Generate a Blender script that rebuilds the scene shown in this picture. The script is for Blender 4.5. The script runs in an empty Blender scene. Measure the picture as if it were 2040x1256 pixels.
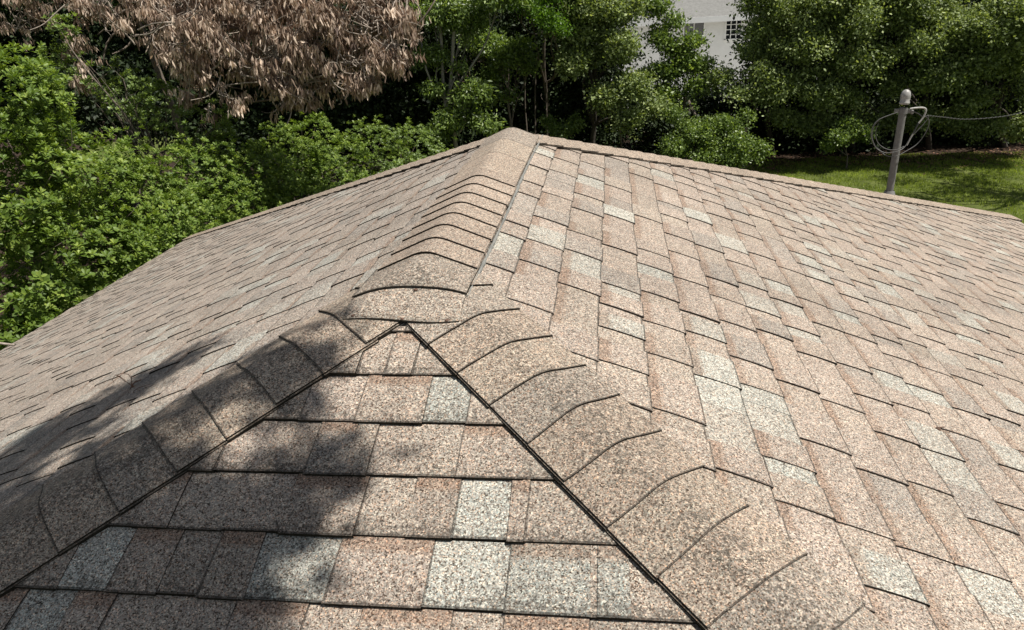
import bpy, bmesh, math, random
import numpy as np
from mathutils import Vector, Matrix

sc = bpy.context.scene
C = sc.collection
random.seed(7)
R = np.random.default_rng(11)

# ------------------------------------------------------------------ camera
CAM = np.array([0.5478, -1.9018, 0.7053])
RT = np.array([0.99025842, 0.12447921, -0.06239544])
UP = np.array([0.00549383, 0.41283115, 0.91079101])
FW = np.array([-0.13913333, 0.90226125, -0.40812566])
FPX = 1441.7
cd = bpy.data.cameras.new('camera')
cd.sensor_width = 36.0
cd.lens = FPX / 2040 * 36.0
cd.clip_start = 0.05
cd.clip_end = 2000
cam = bpy.data.objects.new('camera', cd)
C.objects.link(cam)
M = Matrix(((RT[0], UP[0], -FW[0], CAM[0]), (RT[1], UP[1], -FW[1], CAM[1]), (RT[2], UP[2], -FW[2], CAM[2]), (0, 0, 0, 1)))
cam.matrix_world = M
sc.camera = cam

# ------------------------------------------------------------------ sky, sun, exposure
ELEV, AZ = 66.0, 98.0            # azimuth measured from +Y (ahead) towards +X (right)
sund = np.array([math.sin(math.radians(AZ)) * math.cos(math.radians(ELEV)),
                 math.cos(math.radians(AZ)) * math.cos(math.radians(ELEV)), math.sin(math.radians(ELEV))])
w = bpy.data.worlds.new('World'); sc.world = w; w.use_nodes = True
nt = w.node_tree
sky = nt.nodes.new('ShaderNodeTexSky'); sky.sky_type = 'NISHITA'; sky.sun_disc = False
sky.sun_elevation = math.radians(ELEV); sky.sun_rotation = math.radians(AZ)
bg = nt.nodes['Background']; bg.inputs[1].default_value = 0.055
hs = nt.nodes.new('ShaderNodeHueSaturation'); hs.inputs['Saturation'].default_value = .55
nt.links.new(sky.outputs[0], hs.inputs['Color']); nt.links.new(hs.outputs[0], bg.inputs[0])
sl = bpy.data.lights.new('sun', 'SUN'); sl.energy = 5.0; sl.angle = math.radians(0.53); sl.color = (1, .95, .88)
so = bpy.data.objects.new('sun', sl); C.objects.link(so)
so.rotation_euler = Vector(-sund).to_track_quat('-Z', 'Y').to_euler()
sc.view_settings.view_transform = 'Standard'; sc.view_settings.look = 'None'
sc.view_settings.exposure = 0.45; sc.view_settings.gamma = 1.0

# ------------------------------------------------------------------ helpers
def at(px, py, Y):
    """world point seen at full-size photo pixel (px,py) on the plane y=Y"""
    d = FW + RT * (px - 1020) / FPX - UP * (py - 628) / FPX
    return CAM + d * ((Y - CAM[1]) / d[1])

def tag(o, label=None, cat=None, group=None, kind=None):
    if label: o['label'] = label
    if cat: o['category'] = cat
    if group: o['group'] = group
    if kind: o['kind'] = kind
    return o

def empty(name, loc):
    o = bpy.data.objects.new(name, None); C.objects.link(o); o.location = loc
    o.empty_display_size = .2
    return o

def mesh_obj(name, V, F, mat, parent=None, smooth=False, attrs=None, matidx=None, loc=None):
    """V Nx3 world coords, F list of index lists (or NxK array)"""
    V = np.asarray(V, dtype=np.float64)
    if parent is not None and loc is None:
        loc = np.zeros(3); q = parent
        while q is not None: loc = loc + np.array(q.location); q = q.parent
    if loc is None: loc = (0, 0, 0)
    off = np.array(loc)
    me = bpy.data.meshes.new(name)
    if isinstance(F, np.ndarray):
        n, k = F.shape
        me.vertices.add(len(V)); me.vertices.foreach_set('co', (V - off).astype(np.float32).ravel())
        me.loops.add(n * k); me.loops.foreach_set('vertex_index', F.astype(np.int32).ravel())
        me.polygons.add(n); me.polygons.foreach_set('loop_start', np.arange(0, n * k, k, dtype=np.int32))
        me.update(calc_edges=True)
    else:
        me.from_pydata((V - off).tolist(), [], F)
    for m in (mat if isinstance(mat, (list, tuple)) else [mat]): me.materials.append(m)
    if matidx is not None: me.polygons.foreach_set('material_index', np.asarray(matidx, dtype=np.int32))
    if smooth: me.polygons.foreach_set('use_smooth', np.ones(len(me.polygons), dtype=bool))
    if attrs:
        for an, (dom, typ, arr) in attrs.items():
            a = me.attributes.new(an, typ, dom)
            arr = np.asarray(arr, dtype=np.float32)
            if typ == 'FLOAT_COLOR': a.data.foreach_set('color', arr.ravel())
            else: a.data.foreach_set('value', arr.ravel())
    me.validate()
    o = bpy.data.objects.new(name, me); C.objects.link(o)
    if parent is not None: o.parent = parent
    else: o.location = loc
    return o

def tube(pts, rad, sides=6, cap=True):
    pts = np.asarray(pts, float); n = len(pts)
    rad = np.broadcast_to(np.asarray(rad, float), (n,))
    t = np.gradient(pts, axis=0); t /= np.linalg.norm(t, axis=1)[:, None] + 1e-9
    ref = np.array([0, 0, 1.0]) if abs(t[0][2]) < .9 else np.array([1.0, 0, 0])
    V = []; a = np.cross(t[0], ref); a /= np.linalg.norm(a)
    an = np.arange(sides) * 2 * np.pi / sides
    for i in range(n):
        a = a - t[i] * (a @ t[i]); a /= np.linalg.norm(a) + 1e-9
        b = np.cross(t[i], a)
        V.append(pts[i] + rad[i] * (np.cos(an)[:, None] * a + np.sin(an)[:, None] * b))
    V = np.vstack(V)
    F = []
    for i in range(n - 1):
        for j in range(sides):
            k = (j + 1) % sides
            F.append([i * sides + j, i * sides + k, (i + 1) * sides + k, (i + 1) * sides + j])
    if cap and sides == 4:
        F.append([3, 2, 1, 0]); F.append([(n - 1) * sides + j for j in range(4)])
    return V, F

class MB:
    def __init__(s): s.V = []; s.F = []; s.n = 0
    def add(s, V, F):
        s.V.append(np.asarray(V, float)); s.F += [[i + s.n for i in f] for f in F]; s.n += len(V)
    def tube(s, p, r, sides=6): s.add(*tube(p, r, sides))
    def box(s, c, h, ax=None):
        c = np.array(c, float); ax = np.eye(3) if ax is None else np.array(ax, float)
        V = [c + ax[0] * h[0] * i + ax[1] * h[1] * j + ax[2] * h[2] * k for i in (-1, 1) for j in (-1, 1) for k in (-1, 1)]
        s.add(V, [[0, 1, 3, 2], [4, 6, 7, 5], [0, 4, 5, 1], [2, 3, 7, 6], [0, 2, 6, 4], [1, 5, 7, 3]])
    def lathe(s, base, axis, prof, sides=20):
        axis = np.array(axis, float); axis /= np.linalg.norm(axis)
        a = np.cross(axis, [1, 0, 0.01]); a /= np.linalg.norm(a); b = np.cross(axis, a)
        an = np.arange(sides) * 2 * np.pi / sides; V = []
        for z, r in prof: V.append(np.array(base) + axis * z + r * (np.cos(an)[:, None] * a + np.sin(an)[:, None] * b))
        F = []
        for i in range(len(prof) - 1):
            for j in range(sides):
                k = (j + 1) % sides; F.append([i * sides + j, i * sides + k, (i + 1) * sides + k, (i + 1) * sides + j])
        s.add(np.vstack(V), F)
    def build(s, name, mat, parent=None, **k):
        return mesh_obj(name, np.vstack(s.V), s.F, mat, parent, **k)

# ------------------------------------------------------------------ materials
def new_mat(name):
    m = bpy.data.materials.new(name); m.use_nodes = True
    return m, m.node_tree, m.node_tree.nodes['Principled BSDF']
def N(nt, typ, **kw):
    n = nt.nodes.new(typ)
    for k, v in kw.items():
        if k.startswith('i_'):
            key = k[2:].replace('_', ' ')
            n.inputs[int(key) if key.isdigit() else key].default_value = v
        else: setattr(n, k, v)
    return n
def ramp(nt, stops, interp='LINEAR'):
    r = nt.nodes.new('ShaderNodeValToRGB'); e = r.color_ramp.elements; r.color_ramp.interpolation = interp
    while len(e) < len(stops): e.new(.5)
    for i, (p, c) in enumerate(stops):
        e[i].position = p; e[i].color = (c, c, c, 1) if isinstance(c, (int, float)) else tuple(c) + (1,)
    return r
def mixc(nt, blend, fac, a, b):
    m = nt.nodes.new('ShaderNodeMix'); m.data_type = 'RGBA'; m.blend_type = blend; m.clamp_result = False
    for s, v in ((0, fac), (6, a), (7, b)):
        if hasattr(v, 'links'): nt.links.new(v, m.inputs[s])
        elif isinstance(v, (int, float)) and s != 0: m.inputs[s].default_value = (v, v, v, 1)
        elif s == 0: m.inputs[0].default_value = v
        else: m.inputs[s].default_value = tuple(v) + (1,)
    return m.outputs[2]

def shingle_mat():
    m, nt, p = new_mat('shingle_granules')
    L = nt.links
    tc = N(nt, 'ShaderNodeTexCoord').outputs['Object']
    col = N(nt, 'ShaderNodeAttribute', attribute_name='tint').outputs['Color']
    # granules: three sizes of speckle
    v1 = N(nt, 'ShaderNodeTexVoronoi', i_Scale=390.0); L.new(tc, v1.inputs['Vector'])
    s1 = N(nt, 'ShaderNodeSeparateColor'); L.new(v1.outputs['Color'], s1.inputs[0])
    r1 = ramp(nt, [(0, (.16, .13, .11)), (.12, (.38, .32, .27)), (.27, (.88, .86, .84)), (.68, (1.08, 1.08, 1.06)), (.86, (1.6, 1.57, 1.47)), (1, (2.0, 1.96, 1.82))])
    L.new(s1.outputs[0], r1.inputs[0])
    v2 = N(nt, 'ShaderNodeTexVoronoi', i_Scale=240.0); L.new(tc, v2.inputs['Vector'])
    s2 = N(nt, 'ShaderNodeSeparateColor'); L.new(v2.outputs['Color'], s2.inputs[0])
    r2 = ramp(nt, [(0, .40), (.09, .70), (.22, .98), (.80, 1.02), (.92, 1.25), (1, 1.4)])
    L.new(s2.outputs[1], r2.inputs[0])
    c = mixc(nt, 'MULTIPLY', 1.0, col, r1.outputs[0])
    c = mixc(nt, 'MULTIPLY', 1.0, c, r2.outputs[0])
    # coloured granules: some rusty, some grey-green
    r3 = ramp(nt, [(0, (1.18, .92, .78)), (.25, (1, 1, 1)), (.75, (1, 1, 1)), (1, (.86, 1.0, 1.04))])
    L.new(s1.outputs[2], r3.inputs[0])
    c = mixc(nt, 'MULTIPLY', 1.0, c, r3.outputs[0])
    n0 = N(nt, 'ShaderNodeTexVoronoi', i_Scale=95.0); L.new(tc, n0.inputs['Vector'])
    s0 = N(nt, 'ShaderNodeSeparateColor'); L.new(n0.outputs['Color'], s0.inputs[0])
    q0 = ramp(nt, [(0, .88), (.2, .97), (.8, 1.03), (1, 1.12)]); L.new(s0.outputs[1], q0.inputs[0])
    c = mixc(nt, 'MULTIPLY', 1.0, c, q0.outputs[0])
    # blotches and weathering
    n1 = N(nt, 'ShaderNodeTexNoise', i_Scale=1.7, i_Detail=4.0); L.new(tc, n1.inputs['Vector'])
    q1 = ramp(nt, [(.3, .86), (.5, 1.0), (.72, 1.08)]); L.new(n1.outputs[0], q1.inputs[0])
    c = mixc(nt, 'MULTIPLY', 1.0, c, q1.outputs[0])
    n2 = N(nt, 'ShaderNodeTexNoise', i_Scale=11.0, i_Detail=6.0, i_Roughness=.7); L.new(tc, n2.inputs['Vector'])
    q2 = ramp(nt, [(.28, .90), (.42, .98), (.7, 1.04)]); L.new(n2.outputs[0], q2.inputs[0])
    c = mixc(nt, 'MULTIPLY', 1.0, c, q2.outputs[0])
    # algae: clustered dark specks, amount from attribute
    alg = N(nt, 'ShaderNodeAttribute', attribute_name='algae').outputs['Fac']
    n3 = N(nt, 'ShaderNodeTexNoise', i_Scale=95.0, i_Detail=3.0, i_Roughness=.8); L.new(tc, n3.inputs['Vector'])
    n4 = N(nt, 'ShaderNodeTexNoise', i_Scale=7.0, i_Detail=3.0); L.new(tc, n4.inputs['Vector'])
    a1 = N(nt, 'ShaderNodeMath', operation='MULTIPLY_ADD'); L.new(n4.outputs[0], a1.inputs[0]); a1.inputs[1].default_value = .28; L.new(n3.outputs[0], a1.inputs[2])
    a2 = N(nt, 'ShaderNodeMath', operation='MULTIPLY_ADD'); L.new(alg, a2.inputs[0]); a2.inputs[1].default_value = .22; L.new(a1.outputs[0], a2.inputs[2])
    a3 = ramp(nt, [(.80, 0.0), (.93, .7)]); L.new(a2.outputs[0], a3.inputs[0])
    c = mixc(nt, 'MIX', a3.outputs[0], c, (.045, .04, .033))
    L.new(c, p.inputs['Base Color'])
    p.inputs['Roughness'].default_value = .92
    p.inputs['Specular IOR Level'].default_value = .25
    b = N(nt, 'ShaderNodeBump', i_Strength=.35, i_Distance=.002); L.new(s1.outputs[1], b.inputs['Height']); L.new(b.outputs[0], p.inputs['Normal'])
    return m
def simple_mat(name, col, rough=.8, spec=.3, noise=None, metal=0.0, bump=0):
    m, nt, p = new_mat(name)
    p.inputs['Base Color'].default_value = tuple(col) + (1,)
    p.inputs['Roughness'].default_value = rough; p.inputs['Specular IOR Level'].default_value = spec
    p.inputs['Metallic'].default_value = metal
    if noise:
        sc_, lo, hi = noise
        tc = N(nt, 'ShaderNodeTexCoord').outputs['Object']
        n = N(nt, 'ShaderNodeTexNoise', i_Scale=sc_, i_Detail=5.0, i_Roughness=.65); nt.links.new(tc, n.inputs['Vector'])
        r = ramp(nt, [(.3, lo), (.7, hi)]); nt.links.new(n.outputs[0], r.inputs[0])
        nt.links.new(mixc(nt, 'MULTIPLY', 1.0, col, r.outputs[0]), p.inputs['Base Color'])
        if bump:
            b = N(nt, 'ShaderNodeBump', i_Strength=bump, i_Distance=.01); nt.links.new(n.outputs[0], b.inputs['Height']); nt.links.new(b.outputs[0], p.inputs['Normal'])
    return m
def leaf_mat(name, dark, mid, light, trans=.35, tcol=None, rough=.42, spec=.5):
    m, nt, p = new_mat(name); L = nt.links
    a = N(nt, 'ShaderNodeAttribute', attribute_name='shade').outputs['Fac']
    r = ramp(nt, [(0, dark), (.5, mid), (1, light)]); L.new(a, r.inputs[0])
    L.new(r.outputs[0], p.inputs['Base Color']); p.inputs['Roughness'].default_value = rough
    p.inputs['Specular IOR Level'].default_value = spec
    t = N(nt, 'ShaderNodeBsdfTranslucent')
    L.new(mixc(nt, 'MULTIPLY', 1.0, r.outputs[0], tcol or (1.5, 1.5, .6)), t.inputs[0])
    mx = N(nt, 'ShaderNodeMixShader', i_0=trans); L.new(p.outputs[0], mx.inputs[1]); L.new(t.outputs[0], mx.inputs[2])
    L.new(mx.outputs[0], nt.nodes['Material Output'].inputs[0])
    return m

SH = shingle_mat()
ASPH = simple_mat('cut_asphalt_edge', (.022, .019, .015), .95, .1, (60, .5, 2.2))
M_SEAL = simple_mat('grey_sealant', (.20, .20, .185), .7, .3, (40, .6, 1.3))
M_NAIL = simple_mat('rusty_nail', (.10, .055, .035), .7, .4, (300, .6, 1.4))
M_PAINT = simple_mat('white_paint', (.82, .82, .80), .6, .3, (3, .94, 1.04))
M_STUCCO = simple_mat('cream_stucco', (.62, .58, .50), .9, .2, (4, .9, 1.05), bump=.2)
M_GALV = simple_mat('weathered_galvanised_steel', (.165, .162, .155), .6, .4, (30, .75, 1.2))
M_CAP = simple_mat('dull_aluminium_cap', (.38, .37, .35), .55, .4, (40, .6, 1.1), metal=.2)
M_CABG = simple_mat('grey_cable', (.10, .10, .095), .55, .4, (50, .7, 1.2))
M_CABS = simple_mat('weathered_dark_cable', (.06, .06, .058), .6, .3)
M_CABW = simple_mat('pale_cable', (.42, .41, .38), .5, .4, (60, .6, 1.15))
M_CABD = simple_mat('dark_cable', (.05, .05, .05), .5, .4)
M_BARK = simple_mat('grey_brown_bark', (.15, .125, .10), .9, .2, (14, .6, 1.35), bump=.5)
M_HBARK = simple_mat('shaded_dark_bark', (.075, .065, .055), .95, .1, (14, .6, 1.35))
M_PALEB = simple_mat('pale_grey_bark', (.27, .25, .21), .85, .2, (18, .7, 1.25), bump=.3)
M_DEADB = simple_mat('bleached_dead_wood', (.34, .29, .24), .85, .2, (25, .55, 1.25), bump=.3)
M_LGREEN = leaf_mat('glossy_shrub_leaf', (.04, .07, .014), (.115, .185, .028), (.32, .40, .085), .30, rough=.52, spec=.38)
M_LMID = leaf_mat('green_tree_leaf', (.04, .07, .018), (.13, .195, .045), (.32, .42, .12), .36)
M_LGREY = leaf_mat('grey_green_hedge_leaf', (.045, .068, .02), (.165, .22, .070), (.46, .53, .24), .30, rough=.55, spec=.35)
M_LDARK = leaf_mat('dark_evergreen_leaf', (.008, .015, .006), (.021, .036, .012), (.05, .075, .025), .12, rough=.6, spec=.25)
M_LBRIGHT = leaf_mat('bright_thin_leaf', (.05, .10, .012), (.10, .20, .02), (.20, .33, .05), .45)
M_DEAD = leaf_mat('dead_brown_leaf', (.10, .068, .052), (.34, .25, .185), (.80, .66, .52), .22, (1.2, 1.0, .85), rough=.6, spec=.35)
M_LITTER = leaf_mat('leaf_litter', (.06, .035, .022), (.16, .085, .055), (.30, .19, .13), .05, (1.1, 1, .9), rough=.8, spec=.1)
M_GRASS = leaf_mat('lawn_blades', (.08, .12, .018), (.22, .29, .045), (.40, .48, .11), .35, rough=.6, spec=.2)

# ------------------------------------------------------------------ the roof
S = .4113; K = math.sqrt(1 + S * S); LR = 2.0752; WL = 5.70; WR = 5.45; E0 = .143
TINT = {'pink': (.292, .251, .218), 'tan': (.282, .246, .211), 'grey': (.254, .228, .203), 'pale': (.312, .308, .280),
        'brown': (.190, .124, .087), 'mid': (.287, .247, .212)}
def nrm(v): v = np.array(v, float); return v / np.linalg.norm(v)
PL = {'R': ((0, 0, 0), (0, 1, 0), nrm((1, 0, -S)), nrm((S, 0, 1))),
      'L': ((0, 0, 0), (0, 1, 0), nrm((-1, 0, -S)), nrm((-S, 0, 1))),
      'F': ((0, 0, 0), (1, 0, 0), nrm((0, -1, -S)), nrm((0, -S, 1))),
      'B': ((0, LR, 0), (1, 0, 0), nrm((0, 1, -S)), nrm((0, S, 1)))}
LINES_R = {-1: [0.17, 0.49, 0.63, 1.03, 1.23, 1.53, 1.81], 0: [-0.01, 0.31, 0.53, 0.81, 1.17, 1.59, 1.87], 1: [-0.2, 0.24, 0.57, 0.79, 1.1, 1.34, 1.71, 2.01],
  2: [-0.18, 0.03, 0.2, 0.38, 0.77, 1.18, 1.7, 2.36], 3: [-0.52, -0.33, -0.03, 0.19, 0.44, 0.71, 0.88, 1.34, 2.15], 4: [-0.5, -0.06, 0.23, 0.39, .7, 1.0],
  5: [-0.8, -0.54, -0.37, -0.01, 0.16, 0.43, 0.65, 0.84, 1.23, 1.66], 6: [-0.73, -0.54, -0.21, 0.11, 0.47, 0.66, 0.91, 1.17, 1.36, 1.89],
  7: [-0.55, -0.26, 0.09, 0.4, 0.61, 0.87, 1.1, 1.42, 1.72, 1.95], 8: [-0.54, -0.23, 0.0, 0.22, 0.43, 0.76, 1.01, 1.37, 2.2], 9: [-.6, -0.31, 0.0, 0.26], 10: [-.7, -.4, -0.17, 0.19]}
PALE_R = [(-1, 1.93), (1, 1.6), (4, 2.43), (-1, 0.34), (0, 0.61), (1, 0.5), (2, 1.2), (2, 0.32), (2, 0.09), (3, 0.65), (5, 1.66), (6, 1.51), (6, 0.99), (6, 0.77), (7, 1.05), (9, 1.64), (10, 1.73), (11, 2.11), (11, 2.69), (9, 1.44), (12, 2.08), (12, 1.75), (11, 1.38), (16, 2.95), (14, 1.89), (20, 3.28), (26, 4.21), (15, 1.62), (4, 0.26), (7, 0.84), (7, 0.57), (4, 0.06), (4, -0.13), (5, -0.02), (13, 0.62), (5, -0.19), (5, -0.41), (6, -0.68), (9, -0.08), (8, -0.67), (11, 0.12), (4, -0.38)]
PALE_L = [(2, 0.27), (8, 0.74), (7, 0.38), (18, 2.17), (6, 0.93), (8, 0.2), (17, 1.63), (12, 3.05), (2, 0.72), (19, 2.05), (7, 0.35), (22, 2.06)]
# front rows: (left, right, tint, band, tooth)
FRONT = {0: [(-.3, -.09, 'tan', 0, 1), (-.09, -.018, 'mid', 0, 0), (-.018, .053, 'mid', 1, 1), (.053, .3, 'tan', 0, 0)],
 1: [(-.5, -.2, 'tan', 0, 0), (-.2, -.061, 'pink', 0, 0), (-.061, .103, 'mid', 1, 1), (.103, .208, 'pale', 0, 0), (.208, .5, 'tan', 0, 1)],
 2: [(-.7, -.36, 'mid', 1, 1), (-.36, -.255, 'pink', 0, 0), (-.255, -.143, 'mid', 0, 0), (-.143, -.053, 'grey', 1, 1), (-.053, -.0, 'tan', 0, 1), (-.0, .08, 'mid', 0, 0), (.08, .203, 'tan', 0, 0), (.203, .35, 'mid', 1, 1), (.35, .7, 'tan', 0, 0)],
 3: [(-.8, -.50, 'tan', 0, 0), (-.50, -.415, 'mid', 1, 1), (-.415, -.291, 'tan', 0, 0), (-.291, -.16, 'mid', 0, 0), (-.16, .008, 'mid', 1, 1), (.008, .117, 'tan', 0, 0), (.117, .217, 'mid', 1, 1), (.217, .328, 'pale', 0, 0), (.328, .368, 'mid', 1, 1), (.368, .8, 'tan', 0, 0)],
 4: [(-.9, -.6, 'tan', 1, 1), (-.6, -.485, 'pale', 0, 0), (-.485, -.375, 'mid', 1, 1), (-.375, -.284, 'tan', 0, 0), (-.284, -.189, 'tan', 1, 1), (-.189, -.017, 'pale', 0, 0), (-.017, .181, 'pink', 1, 1), (.181, .34, 'pale', 0, 0), (.34, .498, 'pale', 1, 1), (.498, .513, 'tan', 0, 1), (.513, .573, 'pale', 1, 1), (.573, .9, 'tan', 0, 0)],
 5: [(-1, -.66, 'tan', 1, 1), (-.66, -.55, 'pale', 0, 0), (-.55, -.46, 'mid', 1, 1), (-.46, -.36, 'tan', 0, 0), (-.36, -.2, 'tan', 0, 0), (-.2, -.05, 'pink', 1, 1), (-.05, .06, 'mid', 0, 0), (.06, .24, 'mid', 1, 1), (.24, .34, 'tan', 0, 0), (.34, .5, 'mid', 1, 1), (.5, 1, 'tan', 0, 0)]}

def snoise(u, v, ph=0.0):
    return (np.sin(u * 1.9 + ph) * np.cos(v * 1.6 + 1.3 * ph) + .5 * np.sin(u * 4.3 + v * 3.1 + ph * 2) + .35 * np.sin(v * 7.7 - u * 2.2 + ph)) / 1.85
def rnd_tint(rg):
    x = rg.random()
    return 'pink' if x < .34 else 'mid' if x < .62 else 'tan' if x < .76 else 'grey' if x < .90 else 'pale'
GREYER = {'R': 0.0, 'L': .22, 'F': .0, 'B': .1}

def build_slope(key, parent):
    O, U, D, Nn = [np.array(q, float) for q in PL[key]]
    rg = np.random.default_rng({'R': 3, 'L': 4, 'F': 5, 'B': 6}[key])
    ph = {'R': 0.3, 'L': 2.1, 'F': 4.0, 'B': 5.0}[key]
    vmax = (WR if key == 'R' else WL) * K
    if key == 'B': vmax = 5.75 * K
    rows = int((vmax - .258) / E0) + 2
    V = []; F = []; T = []; MI = []; A = []
    def P(u, v, h):
        hh = h + .003 * snoise(u, v, ph)
        return O + U * u + D * v + Nn * hh
    def quad(a, b, c, d, tint, mi=0, al=0.0):
        n = len(V); V.extend((a, b, c, d)); F.append([n, n + 1, n + 2, n + 3]); T.append(tint); MI.append(mi); A.append(al)
    # under-sheet from the ridge to the first course
    H1, H2 = (.0078, .0032) if key == 'F' else (.0056, .0034 if key == 'L' else .0044)
    for r in range(-2, rows):
        v0 = .258 + E0 * r; v1 = v0 + E0
        if key == 'F': v0 = .399 + E0 * (r - 1); v1 = v0 + E0
        if v0 >= vmax: break
        if v1 > vmax: v1 = vmax
        if v1 <= 0.01: continue
        v0c = max(v0, 0.0)
        ext = v1 / K + .05
        ua, ub = (-ext, LR + ext) if key in 'RL' else (-ext, ext)
        # pieces
        pcs = []
        if key == 'F' and r in FRONT:
            pcs = [tuple(x) for x in FRONT[r]]
            ua = pcs[0][0]; 
        else:
            known = sorted(LINES_R.get(r, [])) if key == 'R' else []
            u = ua - rg.random() * .2
            marks = []
            while u < ub:
                if known and known[0] - .12 < u < known[-1] + .1:
                    marks += known; u = known[-1] + .2 + rg.random() * .2
                else:
                    marks.append(u); u += .17 + .20 * rg.random() ** 1.3
            if known:
                marks = sorted(set([m_ for m_ in marks if not (known[0] - .13 < m_ < known[-1] + .12)] + known))
            for i, m0 in enumerate(marks):
                m1 = marks[i + 1] if i + 1 < len(marks) else ub + .3
                gap = m1 - m0
                tl = min(gap * .62, .105 + .10 * rg.random())
                if gap < .17: tl = gap * .8
                pcs.append([m0, m0 + tl, None, rg.random() < .55, 1])
                rest = m1 - m0 - tl
                if rest > .2 and rg.random() < .7:
                    mm = m0 + tl + rest * (.35 + .3 * rg.random())
                    pcs.append([m0 + tl, mm, None, rg.random() < .35, 0]); pcs.append([mm, m1, None, rg.random() < .35, 0])
                else: pcs.append([m0 + tl, m1, None, rg.random() < .5, 0])
            hints = PALE_R if key == 'R' else PALE_L if key == 'L' else []
            if pcs and pcs[0][0] > ua: pcs.insert(0, [ua - .1, pcs[0][0], None, False, 0])
            rowbias = rg.random()
            out = []
            for p_ in pcs:
                tt = rnd_tint(rg)
                near = key in 'R' and r < 9 and -1 < p_[0] < 2.2
                if near and tt == 'pale': tt = 'pink'
                if tt == 'pale' and p_[1] - p_[0] > .2: tt = 'mid'
                for hr, hy in hints:
                    if hr == r and p_[0] <= hy < p_[1]: tt = 'pale'
                out.append((p_[0], p_[1], tt, p_[3], p_[4]))
            pcs = out
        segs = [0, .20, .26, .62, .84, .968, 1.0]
        for (a, b, tt, band, tooth) in pcs:
            if b < ua or a > ub: continue
            g = GREYER[key]
            base = np.array(TINT[tt]); base = base * ((.86 + .22 * rg.random()) if key == 'F' else (.93 + .14 * rg.random()))
            if key != 'F' and tt == 'pale': base = base + (np.array(TINT['mid']) - base) * .55 * rg.random() ** 1.5
            lum = base.mean(); base = base * (1 - g) + g * lum * np.array([1.0, .985, .96]) * .97
            bf = .55 if key == 'F' else .38 + .2 * rg.random(); bandc = base * (1 - bf) + bf * np.array(TINT['brown'])
            j0 = (rg.random() - .5) * .004; skA = .005 * math.sin(a * 91.7 + r * 3.1); skB = .005 * math.sin(b * 91.7 + r * 3.1)
            hb = H2 * (.75 + .5 * rg.random()) if tooth else 0.0
            L1 = H1 * (.85 + .3 * rg.random())
            vv1 = v1 + j0 + (.003 if tooth else 0) 
            uu = [a, b] if b - a < .3 else list(np.linspace(a, b, int((b - a) / .25) + 2))
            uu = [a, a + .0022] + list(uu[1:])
            for ui, (u0, u1) in enumerate(zip(uu[:-1], uu[1:])):
                nfirst = u0 == a; nlast = u1 == b
                for s0, s1 in zip(segs[:-1], segs[1:]):
                    va, vb = v0c + (vv1 - v0c) * s0, v0c + (vv1 - v0c) * s1
                    # the sheet drapes over the butt of the course below: small S in the height
                    pr = lambda s: L1 * (s ** .8) + .0016 * math.sin(math.pi * s) 
                    ha, hbm = pr(s0) + hb, pr(s1) + hb
                    ks0 = skA * s0 if nfirst else 0; ks1 = skA * s1 if nfirst else 0
                    kl0 = skB * s0 if nlast else 0; kl1 = skB * s1 if nlast else 0
                    col = base
                    if band and s1 <= .27: col = bandc if s1 <= .21 else (bandc + base) / 2
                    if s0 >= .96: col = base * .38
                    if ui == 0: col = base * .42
                    al = .25 + .3 * (s0 >= .62) + .35 * (s0 >= .84)
                    if key in 'RL': al *= .35
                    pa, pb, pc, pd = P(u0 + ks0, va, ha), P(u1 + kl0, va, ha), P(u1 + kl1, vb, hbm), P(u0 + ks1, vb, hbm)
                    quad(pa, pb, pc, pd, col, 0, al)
                    if tooth and nfirst: quad(P(u0 + ks0, va, ha - hb - .001), pa, pd, P(u0 + ks1, vb, hbm - hb - .001), col * .5, 1)
                    if tooth and nlast: quad(pb, P(u1 + kl0, va, ha - hb - .001), P(u1 + kl1, vb, hbm - hb - .001), pc, col * .5, 1)
                ht = pr(1.0) + hb
                quad(P(u0, vv1, -.003), P(u0, vv1, ht), P(u1, vv1, ht), P(u1, vv1, -.003), base * .5, 1)
            # thin dark seam where two flat pieces of a course meet
    V = np.array(V)
    T = np.array(T); T4 = np.concatenate([T, np.ones((len(T), 1))], 1)
    me = bpy.data.meshes.new('tmp'); bm = bmesh.new()
    vs = [bm.verts.new(v) for v in V.tolist()]
    cl = bm.loops.layers.float_color.new('tint'); al = bm.faces.layers.float.new('algae')
    for f, t4, mi, a_ in zip(F, T4.tolist(), MI, A):
        fc = bm.faces.new([vs[i] for i in f]); fc.material_index = mi; fc[al] = a_
        for lp in fc.loops: lp[cl] = t4
    cuts = []
    if key == 'R': cuts = [((0, 0, 0), (-1, -1, 0)), ((0, LR, 0), (-1, 1, 0)), ((WR, 0, 0), (1, 0, 0))]
    if key == 'L': cuts = [((0, 0, 0), (1, -1, 0)), ((0, LR, 0), (1, 1, 0)), ((-WL, 0, 0), (-1, 0, 0))]
    if key == 'F': cuts = [((0, 0, 0), (1, 1, 0)), ((0, 0, 0), (-1, 1, 0))]
    if key == 'B': cuts = [((0, LR, 0), (1, -1, 0)), ((0, LR, 0), (-1, -1, 0)), ((-WL, LR + WL, 0), nrm((WL - WR, WL + WR, 0)))]
    for co, no in cuts:
        bmesh.ops.bisect_plane(bm, geom=bm.verts[:] + bm.edges[:] + bm.faces[:], dist=1e-6, plane_co=co, plane_no=no, clear_outer=True)
    me.name = 'shingled_slope'; bm.to_mesh(me); bm.free()
    me.materials.append(SH); me.materials.append(ASPH)
    o = bpy.data.objects.new('shingled_slope', me); C.objects.link(o); o.parent = parent
    return o

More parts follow.
